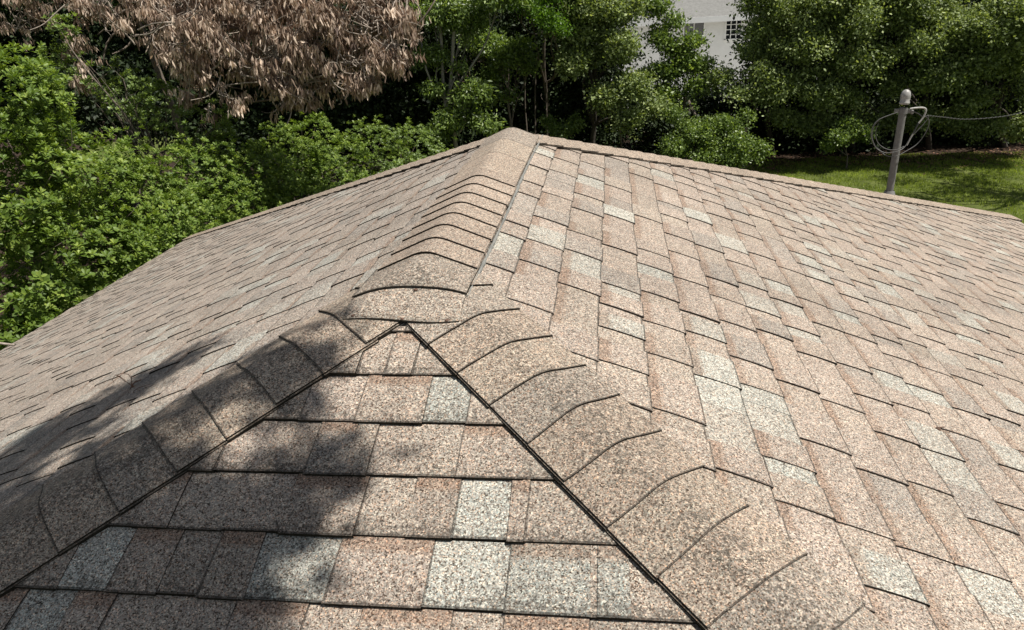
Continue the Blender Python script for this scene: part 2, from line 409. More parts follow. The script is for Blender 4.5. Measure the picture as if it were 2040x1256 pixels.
GZ = -4.9
house = empty('house', (0, 0, 0))
tag(house, 'house seen from on top, its hipped roof of weathered pinkish tan shingles filling the foreground', 'house')
roof = mesh_obj('roof', [(-WL, -WL, -S * WL - .02), (WR, -WR, -S * WR - .02), (WR, LR + WR, -S * WR - .02), (-WL, LR + WL, -S * WL - .02), (0, 0, -.022), (0, LR, -.022)],
                [[0, 1, 4], [1, 2, 5, 4], [2, 3, 5], [3, 0, 4, 5], [3, 2, 1, 0]], ASPH, house)
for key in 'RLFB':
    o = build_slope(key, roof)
    if key == 'F': o['label'] = 'triangular near slope with broad courses and pale grey tabs'
    if key == 'L': o['label'] = 'left slope, greyer shingles with a leafy shadow across it'
    if key == 'R': o['label'] = 'right slope, sunlit pinkish shingles with scattered pale tabs'

# --------- bent cap shingles over the ridge and the hips
def cap_strip(parent, O, Dr, n1, n2, l1, l2, starts, expo, width=.15, tint='tan', start_extra=.03, rev=False, seed=1, algae=.6, label=None, wob=1.0, th=.0070):
    """O origin, Dr unit direction in which butts face; l1,l2 lateral unit dirs in each plane; n1,n2 plane normals."""
    rg = np.random.default_rng(seed)
    O, Dr, n1, n2, l1, l2 = [np.array(q, float) for q in (O, Dr, n1, n2, l1, l2)]
    rr = .032
    def prof(t, w1, w2, h):
        # t in [-1,1]; returns point offset and normal
        d = t * (w1 if t < 0 else w2)
        if abs(d) > rr:
            l, n = (l1, n1) if d < 0 else (l2, n2)
            return l * abs(d) + n * h
        s = (d / rr + 1) / 2
        p = (1 - s) ** 2 * l1 * rr + s ** 2 * l2 * rr
        n = nrm(n1 * (1 - s) + n2 * s)
        return p * 1.0 + n * h
    ts = np.concatenate([np.linspace(-1, -.32, 6), np.linspace(-.24, .24, 9), np.linspace(.32, 1, 6)])
    V = []; F = []; T = []; MI = []; A = []
    def quad(a, b, c, d, tint, mi, al=0.0):
        n = len(V); V.extend((a, b, c, d)); F.append([n, n + 1, n + 2, n + 3]); T.append(tint); MI.append(mi); A.append(al)
    for i, a1 in enumerate(starts):
        a0 = a1 - expo - start_extra if (i or rev) else 0.0
        w1 = width + (rg.random() - .5) * .007; w2 = width + (rg.random() - .5) * .007
        sk = (rg.random() - .5) * .012 * wob; off = (rg.random() - .5) * .006
        nm = ['tan', 'mid', 'tan', 'grey', 'mid'][int(rg.random() * 5)] if tint is None else tint
        base = np.array(TINT[nm]) * (.90 + .12 * rg.random()) * np.array([1, .975, .94])
        sag = .004 + .003 * rg.random()
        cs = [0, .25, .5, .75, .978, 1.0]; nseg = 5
        for j in range(nseg):
            s0, s1 = cs[j], cs[j + 1]
            A0, A1 = a0 + (a1 - a0) * s0, a0 + (a1 - a0) * s1
            h0, h1 = .014 + th * s0, .014 + th * s1
            def pt(t, Aa, h):
                return O + Dr * (Aa + sk * t * (1 if Aa > a0 else 1) + (.0015 * math.sin(t * 4 + i) * wob)) + prof(t, w1, w2, h)
            for t0, t1 in zip(ts[:-1], ts[1:]):
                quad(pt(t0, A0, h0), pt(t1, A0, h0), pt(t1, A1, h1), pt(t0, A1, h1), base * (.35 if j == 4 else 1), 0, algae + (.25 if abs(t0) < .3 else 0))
                if j == nseg - 1:
                    quad(pt(t0, A1, h1), pt(t1, A1, h1), pt(t1, A1 - .002, h1 - th * .8), pt(t0, A1 - .002, h1 - th * .8), base, 1)
            for t in (-1, 1):
                # two-layer side edge with a narrow granule ledge between
                e = .004
                def sd(Aa, h, ex): 
                    l = l1 if t < 0 else l2
                    return pt(t, Aa, h) + l * ex
                quad(sd(A0, h0, 0), sd(A1, h1, 0), sd(A1, h1 - .005, 0), sd(A0, h0 - .005, 0), base, 1)
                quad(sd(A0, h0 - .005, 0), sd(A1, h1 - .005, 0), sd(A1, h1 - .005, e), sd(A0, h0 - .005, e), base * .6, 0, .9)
                quad(sd(A0, h0 - .005, e), sd(A1, h1 - .005, e), sd(A1, -.004, e), sd(A0, -.004, e), base, 1)
    T = np.array(T); T4 = np.repeat(np.concatenate([T, np.ones((len(T), 1))], 1), 4, axis=0)
    o = mesh_obj('ridge_cap' if label and 'ridge' in label else 'hip_cap', V, np.array(F), [SH, ASPH], parent,
                 attrs={'tint': ('CORNER', 'FLOAT_COLOR', T4), 'algae': ('FACE', 'FLOAT', A)}, matidx=MI)
    if label: o['label'] = label
    return o
nR, nL, nF, nB = PL['R'][3], PL['L'][3], PL['F'][3], PL['B'][3]
def hipstrip(O, sx, sy, starts, **k):
    h = nrm((sx, sy, -S))
    ns = nR if sx > 0 else nL; nf = nF if sy < 0 else nB
    # lateral directions: in each plane, perpendicular to the hip, pointing away from it
    ls = np.cross(h, ns); ls = ls if ls @ np.array([0, -sy, 0]) > 0 else -ls
    lf = np.cross(h, nf); lf = lf if lf @ np.array([-sx, 0, 0]) > 0 else -lf
    return cap_strip(roof, O, h, ns, nf, ls, lf, starts, .133, **k)
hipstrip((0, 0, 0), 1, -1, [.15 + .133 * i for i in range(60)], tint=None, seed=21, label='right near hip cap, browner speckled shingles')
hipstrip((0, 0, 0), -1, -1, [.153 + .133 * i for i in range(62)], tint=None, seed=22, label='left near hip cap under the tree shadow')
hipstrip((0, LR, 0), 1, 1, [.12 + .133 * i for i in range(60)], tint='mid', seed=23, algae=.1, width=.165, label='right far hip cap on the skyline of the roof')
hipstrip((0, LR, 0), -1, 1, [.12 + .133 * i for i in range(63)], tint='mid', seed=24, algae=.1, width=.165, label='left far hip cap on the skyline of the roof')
# ridge: butts face the viewer up to y=1.13, beyond that they face away
lR, lL = PL['R'][2], PL['L'][2]
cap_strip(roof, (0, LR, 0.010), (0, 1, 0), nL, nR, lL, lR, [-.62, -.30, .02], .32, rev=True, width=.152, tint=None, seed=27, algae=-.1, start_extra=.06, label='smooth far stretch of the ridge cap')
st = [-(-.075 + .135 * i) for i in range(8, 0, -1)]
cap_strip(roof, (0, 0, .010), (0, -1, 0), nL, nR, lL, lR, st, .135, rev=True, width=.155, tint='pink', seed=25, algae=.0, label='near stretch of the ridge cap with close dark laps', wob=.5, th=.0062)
# end caps folded down over the near peak, following the front slope
def end_cap(yb, ya, lift, half, seed, al):
    """a flat-bent shingle draped over the peak: from y=ya (up) to y=yb (towards the front)"""
    rg = np.random.default_rng(seed)
    def surf(x, y):
        z = min(-S * abs(x), S * y if y < 0 else 0)
        return z
    def sm(x, y):
        s = 0; n = 0
        for dx in np.linspace(-.035, .035, 5):
            for dy in np.linspace(-.035, .035, 5): s += surf(x + dx, y + dy); n += 1
        return s / n
    nx, ny = 26, 10; V = []; F = []
    for j in range(ny + 1):
        for i in range(nx + 1):
            x = -half * 1.06 + 2 * half * i / nx; t = j / ny
            y = ya + (yb - ya) * t + .004 * t * (x / half)
            y += .01 * math.sin(x * 14 + seed) * t + .012 * t * (abs(x) / half) ** 2 * .4
            V.append((x, y, sm(x, y) + lift - .006 * (1 - t)))
    W_ = nx + 1
    F = [[j * W_ + i, j * W_ + i + 1, (j + 1) * W_ + i + 1, (j + 1) * W_ + i] for j in range(ny) for i in range(nx)]
    MI = [0] * len(F); n0 = len(V)
    rim = [j * W_ for j in range(ny)] + [ny * W_ + i for i in range(nx + 1)] + [j * W_ + nx for j in range(ny - 1, -1, -1)]
    for q in rim: v = V[q]; V.append((v[0], v[1], v[2] - .0042))
    for a in range(len(rim) - 1): F.append([rim[a], rim[a + 1], n0 + a + 1, n0 + a]); MI.append(1)
    t4 = np.tile(np.array(list(np.array(TINT['tan']) * .93) + [1]), (len(F) * 4, 1))
    o = mesh_obj('end_cap', V, np.array(F), [SH, ASPH], roof, attrs={'tint': ('CORNER', 'FLOAT_COLOR', t4), 'algae': ('FACE', 'FLOAT', [al] * len(F))}, matidx=MI)
    o['label'] = 'cap shingle folded over the near peak'
    return o
end_cap(-.226, -.02, .0262, .160, 3, .5)
end_cap(-.120, .10, .031, .162, 2, .8)

# sealant bead along the right edge of the ridge cap
V = []; F = []
ys = np.linspace(-.12, 2.22, 150)
for i, y in enumerate(ys):
    wd = .0035 + .0045 * abs(math.sin(y * 5.1 + .4)) * R.random() + (.006 if .95 < y < 1.25 else 0) * R.random()
    v = .159 + .003 * math.sin(y * 3.3) + .002 * R.random()
    base = np.array(lR) * v + np.array([0, y, 0])
    for q, hh in ((-1, .006), (0, .0155), (1, .004)): V.append(base + np.array(lR) * wd * q + np.array(nR) * (hh + .006))
for i in range(len(ys) - 1):
    for j in range(2): F.append([i * 3 + j, i * 3 + j + 1, i * 3 + j + 4, i * 3 + j + 3])
o = mesh_obj('sealant_bead', V, F, M_SEAL, roof, smooth=True); o['label'] = 'ragged grey sealant line along the ridge cap'
# nail heads / mastic dabs on the end caps
def on_front(px, py, lift):
    d = FW + RT * (px - 1020) / FPX - UP * (py - 628) / FPX
    best = None
    for n3, c0 in (((S, 0, 1), -lift), ((-S, 0, 1), -lift), ((0, -S, 1), -lift)):
        n3 = np.array(n3); t = -(n3 @ CAM + c0) / (n3 @ d)
        best = t if best is None else min(best, t) if False else max(best, t)
    # outside of a convex solid: entry is the largest t
    return CAM + d * best
for px, py in ((828, 576), (703, 628), (801, 634), (890, 637)):
    mb = MB(); p_ = on_front(px, py, .0275)
    mb.lathe(p_ - [0, 0, .004], (0, -.2, 1), [(0, .0052), (.003, .0052), (.0045, .003), (.005, 0.0002)], 10)
    mb.build('nail_head', M_NAIL, roof)
# fascia, soffit, walls
mb = MB()
cx0, cx1, cy0, cy1 = -WL, WR, -WR, LR + WR
ez = -S * 5.57
for a, b in (((-WL + .03, -WL, 0), (WR - .03, -WR, 0)), ((WR - .03, -WR, 0), (WR - .03, LR + WR, 0)), ((WR - .03, LR + WR - .03, 0), (-WL + .03, LR + WL - .03, 0)), ((-WL + .03, LR + WL, 0), (-WL + .03, -WL, 0))):
    a = np.array(a); b = np.array(b); d = nrm(b - a)
    za = -S * max(abs(a[0]), 0) - .12
    mid = (a + b) / 2; mid[2] = -S * (5.66) - .11
    mb.box(mid, (np.linalg.norm(b - a) / 2, .012, .09), [d, np.cross((0, 0, 1), d), (0, 0, 1)])
mb.build('fascia', M_PAINT, house)
mb = MB(); mb.box(((WR - WL) / 2, LR / 2, (-2.5 + GZ) / 2), ((WR + WL) / 2 - .5, (LR + WL + WR) / 2 - .5, (-2.5 - GZ) / 2))
mb.build('wall', M_STUCCO, house)

# ------------------------------------------------------------------ ground
def ground_mat():
    m, nt, p = new_mat('lawn_and_soil'); L = nt.links
    tc = N(nt, 'ShaderNodeTexCoord').outputs['Object']
    n = N(nt, 'ShaderNodeTexNoise', i_Scale=2.2, i_Detail=8.0, i_Roughness=.7); L.new(tc, n.inputs['Vector'])
    r = ramp(nt, [(.3, (.04, .05, .015)), (.5, (.08, .10, .025)), (.7, (.12, .14, .04))]); L.new(n.outputs[0], r.inputs[0])
    L.new(r.outputs[0], p.inputs['Base Color']); p.inputs['Roughness'].default_value = 1; p.inputs['Specular IOR Level'].default_value = .1
    return m
n_ = 60
xs = np.concatenate([[-900, -300, -100], np.linspace(-45, 45, n_), [100, 300, 900]]); ysg = np.concatenate([[-900, -300, -80], np.linspace(-30, 60, n_), [100, 300, 900]])
X, Y = np.meshgrid(xs, ysg); Zg = GZ + .04 * np.sin(X * .5) * np.cos(Y * .43)
Zg[(abs(X) > 50) | (Y > 65) | (Y < -35)] = GZ
V = np.stack([X.ravel(), Y.ravel(), Zg.ravel()], 1); nx = len(xs)
F = np.array([[j * nx + i, j * nx + i + 1, (j + 1) * nx + i + 1, (j + 1) * nx + i] for j in range(len(ysg) - 1) for i in range(nx - 1)])
g = mesh_obj('ground', V, F, ground_mat(), smooth=True); tag(g, kind='structure')
def gz(x, y): return GZ + .04 * np.sin(np.asarray(x) * .5) * np.cos(np.asarray(y) * .43)
HL = 22.3     # where the lawn meets the hedge
# mulch bed sheet under the hedge
xs = np.linspace(-60, 34, 140); V = []; F = []
for i, x in enumerate(xs):
    yf = HL - .2 + .35 * math.sin(x * 1.1) + .2 * math.sin(x * 2.7 + 1)
    if x < 2: yf = min(yf, 20 - (2 - x) * 1.3)
    yf = max(yf, 8)
    for y in (yf, 28 if x > 2 else 70): V.append((x, y, float(gz(x, y)) + .02))
for i in range(len(xs) - 1): F.append([2 * i, 2 * i + 2, 2 * i + 3, 2 * i + 1])
bed = mesh_obj('planting_bed', V, F, simple_mat('dark_soil', (.035, .024, .017), 1, .1, (6, .5, 1.6))); tag(bed, kind='structure')

# ------------------------------------------------------------------ leaves
LEAF = {
 'diamond': (np.array([(0, 0, 0), (-.5, .45, .10), (0, 1, 0), (.5, .45, .10)]), np.array([(0, 3, 2), (0, 2, 1)])),
 'obovate': (np.array([(0, 0, 0), (-.38, .45, .10), (-.42, .75, .10), (0, 1, -.05), (.42, .75, .10), (.38, .45, .10), (0, .55, -.02)]),
             np.array([(0, 6, 1), (1, 6, 2), (2, 6, 3), (0, 5, 6), (5, 4, 6), (4, 3, 6)])),
 'long': (np.array([(0, 0, 0), (-.5, .35, .25), (0, .35, -.05), (.5, .35, .25), (-.42, .7, .15), (0, .7, -.12), (.42, .7, .15), (0, 1, .12)]),
          np.array([(0, 2, 1), (0, 3, 2), (1, 2, 5), (1, 5, 4), (2, 3, 6), (2, 6, 5), (4, 5, 7), (5, 6, 7)])),
 'blade': (np.array([(-.5, 0, 0), (.5, 0, 0), (0, 1, .25)]), np.array([(0, 1, 2)]))}
def leaves(kind, pos, dirv, nor, ln, wd):
    """pos Nx3, dirv tip direction, nor approx leaf normal"""
    T, Fc = LEAF[kind]; n = len(pos)
    d = dirv / (np.linalg.norm(dirv, axis=1)[:, None] + 1e-9)
    x = np.cross(d, nor); x /= np.linalg.norm(x, axis=1)[:, None] + 1e-9
    z = np.cross(x, d)
    wd = np.broadcast_to(wd, (n,)); ln = np.broadcast_to(ln, (n,))
    V = pos[:, None, :] + T[None, :, 0, None] * (x * wd[:, None])[:, None, :] + T[None, :, 1, None] * (d * ln[:, None])[:, None, :] + T[None, :, 2, None] * (z * wd[:, None])[:, None, :]
    F = (Fc[None] + (np.arange(n) * len(T))[:, None, None]).reshape(-1, 3)
    return V.reshape(-1, 3), F, len(Fc)
def rdir(n): v = R.normal(size=(n, 3)); return v / np.linalg.norm(v, axis=1)[:, None]
HOLE = -.18
def lobe_points(lobes, dens, shell=.55):
    """cluster centres spread mostly near the outside of each ellipsoid, broken up by noise"""
    out = []; outn = []
    for (c, r) in lobes:
        r = np.array(r if hasattr(r, '__len__') else (r, r, r * .85), float); c = np.array(c)
        n = int(dens * (r[0] * r[1] + r[0] * r[2] + r[1] * r[2]))
        u = rdir(n * 2); rad = shell + (1.08 - shell) * R.random(n * 2) ** .6
        rad = rad * np.where(R.random(n * 2) < .14, 1 + .38 * R.random(n * 2), 1)
        bump = 1 + .20 * np.sin(u[:, 0] * 5 + c[0] * 3) * np.sin(u[:, 2] * 6 + c[1]) + .12 * np.sin(u[:, 1] * 11 + c[2] * 5)
        p = c + u * rad[:, None] * bump[:, None] * r
        k = np.sin(p[:, 0] * 4.1 + p[:, 2] * 2.3) * np.sin(p[:, 1] * 3.7 + 1) * np.sin(p[:, 2] * 4.7 + p[:, 0]) + .35 * R.normal(size=len(p)) > HOLE
        p = p[k][:n]; out.append(p); outn.append(u[k][:n])
    return np.vstack(out), np.vstack(outn)
def foliage(lobes, dens, per, cr, kind, ln, wd, mat, parent, name='crown', droop=.0, upb=.7, shell=.55, zmin=None):
    P, U = lobe_points(lobes, dens, shell)
    if zmin is not None: k = P[:, 2] > zmin; P, U = P[k], U[k]
    n = len(P); tilt = R.random(n)
    pos = np.repeat(P, per, 0) + R.normal(size=(n * per, 3)) * cr * np.array([1, 1, .7])
    out = np.repeat(U, per, 0)
    d = rdir(n * per) + out * .6 + np.array([0, 0, -droop])
    nor = rdir(n * per) * .8 + np.array([0, 0, upb]) + out * .35
    sz = .7 + .6 * R.random(n * per)
    V, F, k = leaves(kind, pos, d, nor, ln * sz, wd * sz)
    sh = np.clip(np.repeat(.25 + .5 * tilt, per) + R.normal(size=n * per) * .18, 0, 1)
    return mesh_obj(name, V, F, mat, parent, attrs={'shade': ('FACE', 'FLOAT', np.repeat(sh, k))}), P
def rosettes(lobes, dens, nl, ln, wd, mat, parent, name='crown', shell=.75, zmin=None):
    P, U = lobe_points(lobes, dens, shell)
    if zmin is not None: k = P[:, 2] > zmin; P, U = P[k], U[k]
    n = len(P)
    ax = U * .55 + np.array([0, 0, .9]) + R.normal(size=(n, 3)) * .28; ax /= np.linalg.norm(ax, axis=1)[:, None]
    a = np.cross(ax, rdir(n)); a /= np.linalg.norm(a, axis=1)[:, None]; b = np.cross(ax, a)
    rot0 = R.random(n) * 6.28; size = .75 + .5 * R.random(n)
    pos = []; dd = []; nn = []; L_ = []; sh = []; base = R.random(n)
    for i in range(nl):
        ang = rot0 + i * 2.4 + R.normal(size=n) * .2; tier = i / nl
        rad = np.cos(ang)[:, None] * a + np.sin(ang)[:, None] * b
        el = .15 + .95 * tier + R.normal(size=n) * .15
        d = rad * np.cos(el)[:, None] + ax * np.sin(el)[:, None]
        pos.append(P + ax * (.035 * tier)[None] if False else P + ax * (.035 * tier)); dd.append(d); nn.append(ax - rad * .4 * tier)
        L_.append(ln * size * (1.1 - .45 * tier)); sh.append(np.clip(.2 + .35 * base + .35 * tier + R.normal(size=n) * .1, 0, 1))
    V, F, k = leaves('obovate', np.vstack(pos), np.vstack(dd), np.vstack(nn), np.concatenate(L_), np.concatenate(L_) * wd / ln)
    return mesh_obj(name, V, F, mat, parent, attrs={'shade': ('FACE', 'FLOAT', np.repeat(np.concatenate(sh), k))}), P
def limb(a, b, r0, r1, sag=.0, wob=.08, n=9):
    a = np.array(a, float); b = np.array(b, float); t = np.linspace(0, 1, n)[:, None]
    L_ = np.linalg.norm(b - a); p = a + (b - a) * t
    p1, p2 = R.normal(size=3) * wob * L_, R.normal(size=3) * wob * L_ * .6
    p = p + np.sin(t * np.pi) * p1 + np.sin(t * 2 * np.pi) * p2 * .6 - np.array([0, 0, sag]) * np.sin(t * np.pi)
    return p, r0 + (r1 - r0) * t[:, 0]
def skeleton(name, parent, base, fork, lobes, r0, mat, P=None, twigs=0, twr=.008, tips=None):
    mb = MB()
    b = limb(base, fork, r0, r0 * .6, wob=.03); mb.tube(*b, sides=8)
    ends = []
    for c, r in lobes:
        q = limb(fork if R.random() < .7 or name == 'dead_trunk' else b[0][5], c, r0 * .42, r0 * .12); mb.tube(*q, sides=6); ends.append(q[0])
    if P is not None and twigs:
        for i in R.choice(len(P), min(twigs, len(P)), replace=False):
            j = int(np.argmin([np.linalg.norm(np.array(c) - P[i]) for c, r in lobes]))
            s = ends[j][R.integers(4, 9)]
            mb.tube(*limb(s, P[i], twr, twr * .35, wob=.07, n=6), sides=4)
    return mb.build(name, mat, parent, smooth=True)
def sub(lobes, k=5, f=.46):
    out = []
    for c, r in lobes:
        out.append((c, r * .62))
        for i in range(k):
            u = rdir(1)[0]; u[2] = abs(u[2]) * .9 - .25; u[1] -= .25
            out.append((np.array(c) + u * r * .72, r * f * (.75 + .5 * R.random())))
    return out
def tree(name, label, cat, base, fork, lobes, r0, leafk, bark=M_BARK, group=None, twigs=60, twr=.008):
    base = np.array(base, float); root = empty(name, tuple(base)); tag(root, label, cat, group)
    o, P = foliage(lobes=sub(lobes) if name in ('hedge_tree', 'slim_tree', 'young_tree', 'narrow_tree', 'bush') else lobes, parent=root, **leafk)
    skeleton('trunk', root, base, fork, lobes, r0, bark, P, twigs, twr)
    return root

# ------------------------------------------------------------------ steel mast on the far slope
mb_base = np.array([3.30, 5.65, -S * (5.65 - LR)])
mroot = empty('mast', tuple(mb_base)); tag(mroot, 'grey galvanised steel pipe mast with a domed cap standing on the far roof slope', 'mast')
ax = nrm((.02, .015, 1)); top = mb_base + ax * .96
mb = MB(); mb.lathe(mb_base - ax * .05, ax, [(0, .034), (.97, .034)], 24); mb.build('pipe', M_GALV, mroot, smooth=True)
mb = MB(); mb.lathe(mb_base, ax, [(-.03, .14), (.0, .13), (.03, .065), (.10, .048), (.11, .041)], 20); mb.build('flashing_boot', M_GALV, mroot, smooth=True)
mb = MB(); mb.lathe(top, ax, [(-.01, .041), (-.005, .046), (.012, .046), (.016, .041), (.05, .045), (.075, .045), (.098, .039), (.115, .028), (.125, .013), (.127, .0005)], 24)
mb.build('domed_cap', M_CAP, mroot, smooth=True)
mb = MB(); cz = top - ax * .075
mb.lathe(cz, ax, [(-.022, .035), (-.022, .041), (.022, .041), (.022, .035)], 24)
mb.box(cz + np.array([-.062, -.005, .01]), (.020, .006, .016)); mb.box(cz + np.array([.064, -.005, 0]), (.022, .008, .02))
mb.lathe(cz + [.066, -.03, -.002], (0, 1, 0), [(0, .0005), (0, .012), (.012, .012), (.012, .006), (.05, .006)], 6)
mb.lathe(cz + [.078, -.012, -.03], ax, [(0, .004), (.006, .014), (.034, .014), (.04, .004)], 8)
mb.build('clamp', M_GALV, mroot)
def smooth_path(pts, n=12):
    pts = np.array(pts, float); out = []
    P_ = np.vstack([2 * pts[0] - pts[1], pts, 2 * pts[-1] - pts[-2]])
    for i in range(1, len(P_) - 2):
        for t in np.linspace(0, 1, n, endpoint=False):
            a, b, c_, d = P_[i - 1], P_[i], P_[i + 1], P_[i + 2]
            out.append(.5 * ((2 * b) + (-a + c_) * t + (2 * a - 5 * b + 4 * c_ - d) * t * t + (-a + 3 * b - 3 * c_ + d) * t ** 3))
    out.append(pts[-1]); return np.array(out)
def zc(x, y, dY=-.06):   # zoomed-crop coordinates of the coil, on the plane through the mast
    return at(1660 + x / 5.233, 160 + y / 5.233, 5.65 + dY)
coil = empty('cable_coil', tuple(cz)); tag(coil, 'loosely coiled loops of grey cable hung from the clamp of the steel mast', 'cable')
mb = MB()
mb.tube(smooth_path([zc(675, 335), zc(600, 360), zc(480, 410), zc(415, 480), zc(395, 570), zc(412, 640), zc(450, 710), zc(530, 755, -.09), zc(610, 755, -.11), zc(690, 735, -.11), zc(750, 690, -.08), zc(800, 610), zc(860, 545), zc(940, 460), zc(985, 400), zc(985, 370), zc(940, 385), zc(880, 345), zc(800, 318)]), .0042, 8)
mb.tube(smooth_path([zc(480, 415), zc(430, 470, -.04), zc(408, 560, -.04), zc(425, 660, -.04), zc(480, 730, -.05), zc(560, 790, -.10), zc(660, 790, -.11), zc(760, 740, -.09), zc(870, 670), zc(950, 570), zc(995, 470), zc(990, 400), zc(940, 370)]), .0038, 8)
mb.tube(smooth_path([zc(475, 450), zc(448, 510, -.05), zc(445, 600, -.05), zc(480, 670, -.05), zc(560, 720, -.08), zc(660, 725, -.1), zc(740, 690, -.08)]), .0033, 8)
mb.build('grey_loops', M_CABG, coil, smooth=True)
mb = MB()
mb.tube(smooth_path([zc(800, 300), zc(850, 292), zc(930, 288), zc(965, 305), zc(960, 345), zc(930, 400), zc(890, 450)]), .0088, 8)
mb.build('pale_sleeve', M_CABW, coil, smooth=True)
mb = MB(); mb.tube(smooth_path([zc(830, 560), zc(800, 615), zc(765, 680)]), .008, 8); mb.build('pale_sleeve', M_CABW, coil, smooth=True)
mb = MB(); mb.tube(smooth_path([zc(890, 450), zc(860, 505), zc(830, 560)]), .0075, 8); mb.build('dark_splice', M_CABD, coil, smooth=True)
mb = MB()
a0 = zc(985, 370); pts = [a0, at(1880, 234, 5.8), at(1920, 238, 6.0), at(1975, 235, 6.3), at(2030, 226, 6.7), at(2110, 200, 7.4), at(2300, 110, 9.0), at(2900, -300, 14)]
pth = smooth_path(pts, 40)
mb.tube(pth, .0032, 6)
th_ = np.arange(len(pth)) * .9
mb.tube(pth + np.stack([np.zeros(len(pth)), np.cos(th_) * .005, np.sin(th_) * .005], 1), .0022, 5)
o = mb.build('service_cable', M_CABS, None, smooth=True, loc=tuple(a0)); tag(o, 'twisted grey cable sagging from the mast out to the right edge', 'cable')

# ------------------------------------------------------------------ white house behind the trees
YH = 38.0
def hp(px, py): return at(px, py, YH)
wl, wr_ = hp(1170, 80), hp(1660, 80)
x0, x1 = wl[0], wr_[0]; zt = hp(1400, 38)[2]; zb = GZ
nh = empty('neighbour_house', ((x0 + x1) / 2, YH, GZ)); tag(nh, 'white house with a grey roof showing through the gap in the trees', 'house')
mb = MB(); mb.box(((x0 + x1) / 2, YH + 4, (zt + zb) / 2), ((x1 - x0) / 2, 4, (zt - zb) / 2)); mb.build('wall', M_PAINT, nh)
mb = MB()
zr = zt + .05
rv = [(x0 - .5, YH - .7, zr), (x1 + .5, YH - .7, zr), (x1 + .5, YH + 8.7, zr), (x0 - .5, YH + 8.7, zr), (x0 + 3, YH + 4, zr + 2.6), (x1 - 3, YH + 4, zr + 2.6)]
mb.add(rv, [[0, 1, 5, 4], [1, 2, 5], [2, 3, 4, 5], [3, 0, 4], [3, 2, 1, 0]])
mb.build('roof', simple_mat('light_grey_roof', (.20, .20, .19), .9, .2, (8, .8, 1.15)), nh)
mb = MB(); mb.box(((x0 + x1) / 2, YH - .72, zr - .06), ((x1 - x0) / 2 + .52, .02, .13)); mb.build('fascia', M_PAINT, nh)
M_DGL = simple_mat('dark_window_glass', (.015, .017, .02), .1, .6)
M_SCREEN = simple_mat('grey_window_screen', (.16, .16, .165), .6, .3)
def win(pa, pb, glass, nbx, nby):
    a, b = hp(*pa), hp(*pb); cx_, cz_ = (a[0] + b[0]) / 2, (a[2] + b[2]) / 2; hx, hz = abs(b[0] - a[0]) / 2, abs(a[2] - b[2]) / 2
    m = MB(); t = .04
    for dx, dz, hx_, hz_ in ((0, hz, hx + t, t), (0, -hz, hx + t, t), (-hx, 0, t, hz), (hx, 0, t, hz)): m.box((cx_ + dx, YH - .03, cz_ + dz), (hx_, .05, hz_))
    for i in range(1, nbx): m.box((cx_ - hx + 2 * hx * i / nbx, YH - .025, cz_), (.02, .03, hz - .03))
    for i in range(1, nby): m.box((cx_, YH - .021, cz_ - hz + 2 * hz * i / nby), (hx - .03, .024, .018))
    f = m.build('window_frame', M_PAINT, nh)
    m = MB(); m.box((cx_, YH - .005, cz_), (hx - .02, .012, hz - .02)); m.build('pane', glass, f)
win((1362, 42), (1402, 88), M_SCREEN, 2, 1)
win((1446, 40), (1476, 78), M_DGL, 3, 4)
win((1540, 42), (1580, 86), M_DGL, 3, 3)

mb = MB(); mb.box(((x0 + x1) / 2, 33.2, GZ + .04), ((x1 - x0) / 2 + 1, 4.7, .06))
o = mb.build('patio', simple_mat('pale_concrete', (.55, .54, .50), .9, .2, (2, .85, 1.1))); tag(o, kind='structure')
# ------------------------------------------------------------------ vegetation
DY = 0
def Lb(*a): return [((at(px, py, Y + DY)), r) for px, py, Y, r in a]
SH_GRP = 'green shrubs along the left side of the house'
def shrub(label, x, y, top, lobes, dens, ln, mat=M_LGREEN, nl=9):
    base = np.array([x, y, GZ]); root = empty('shrub', tuple(base)); tag(root, label, 'shrub', SH_GRP)
    o, P = rosettes(lobes, dens, nl, ln, ln * .50, mat, root)
    skeleton('stem', root, base, (x, y, GZ + 1.2), lobes, .06, M_BARK, P, 90, .006)
def lob(*a): return [(np.array(q[:3]), q[3]) for q in a]
HOLE = .12
shrub('tall bright green shrub nearest the camera on the left edge', -7.9, 6.6, .4,
      lob((-7.5, 7.0, -.20, .75), (-7.9, 7.6, -.35, .7), (-7.3, 6.3, -1.3, .95), (-7.0, 5.6, -2.2, 1.0), (-6.9, 6.8, -2.3, 1.0), (-6.9, 5.6, -3.4, 1.0), (-7.6, 7.4, -1.2, .8), (-7.0, 4.6, -3.0, 1.0), (-8.2, 6.0, -.8, .9)), 360, .088)
shrub('dense bright green shrub below the dead branches', -7.4, 8.4, -.8,
      lob((-7.6, 8.4, -1.35, .70), (-7.1, 8.3, -2.2, .9), (-6.8, 7.6, -3.0, .95), (-6.7, 8.8, -3.2, .9), (-7.4, 9.3, -1.9, .75), (-7.0, 9.6, -2.9, .9)), 340, .082)
shrub('rounded sunlit green shrub at the middle of the left hedge', -7.2, 10.6, -1.4,
      lob((-7.2, 10.6, -2.05, .75), (-6.9, 10.3, -2.9, .9), (-6.9, 11.4, -2.5, .85), (-6.5, 11.2, -3.4, .9), (-7.5, 11.8, -2.2, .7), (-6.5, 12.1, -2.9, .7), (-5.9, 12.3, -3.4, .8)), 330, .080)
shrub('darker green shrub further along the left hedge by the far roof hip', -6.4, 13.4, -2.0,
      lob((-6.6, 13.3, -2.35, .8), (-6.1, 13.0, -3.2, .95), (-6.0, 14.2, -2.8, .9), (-6.7, 14.6, -2.4, .8), (-6.7, 12.4, -2.5, .7)), 300, .080)
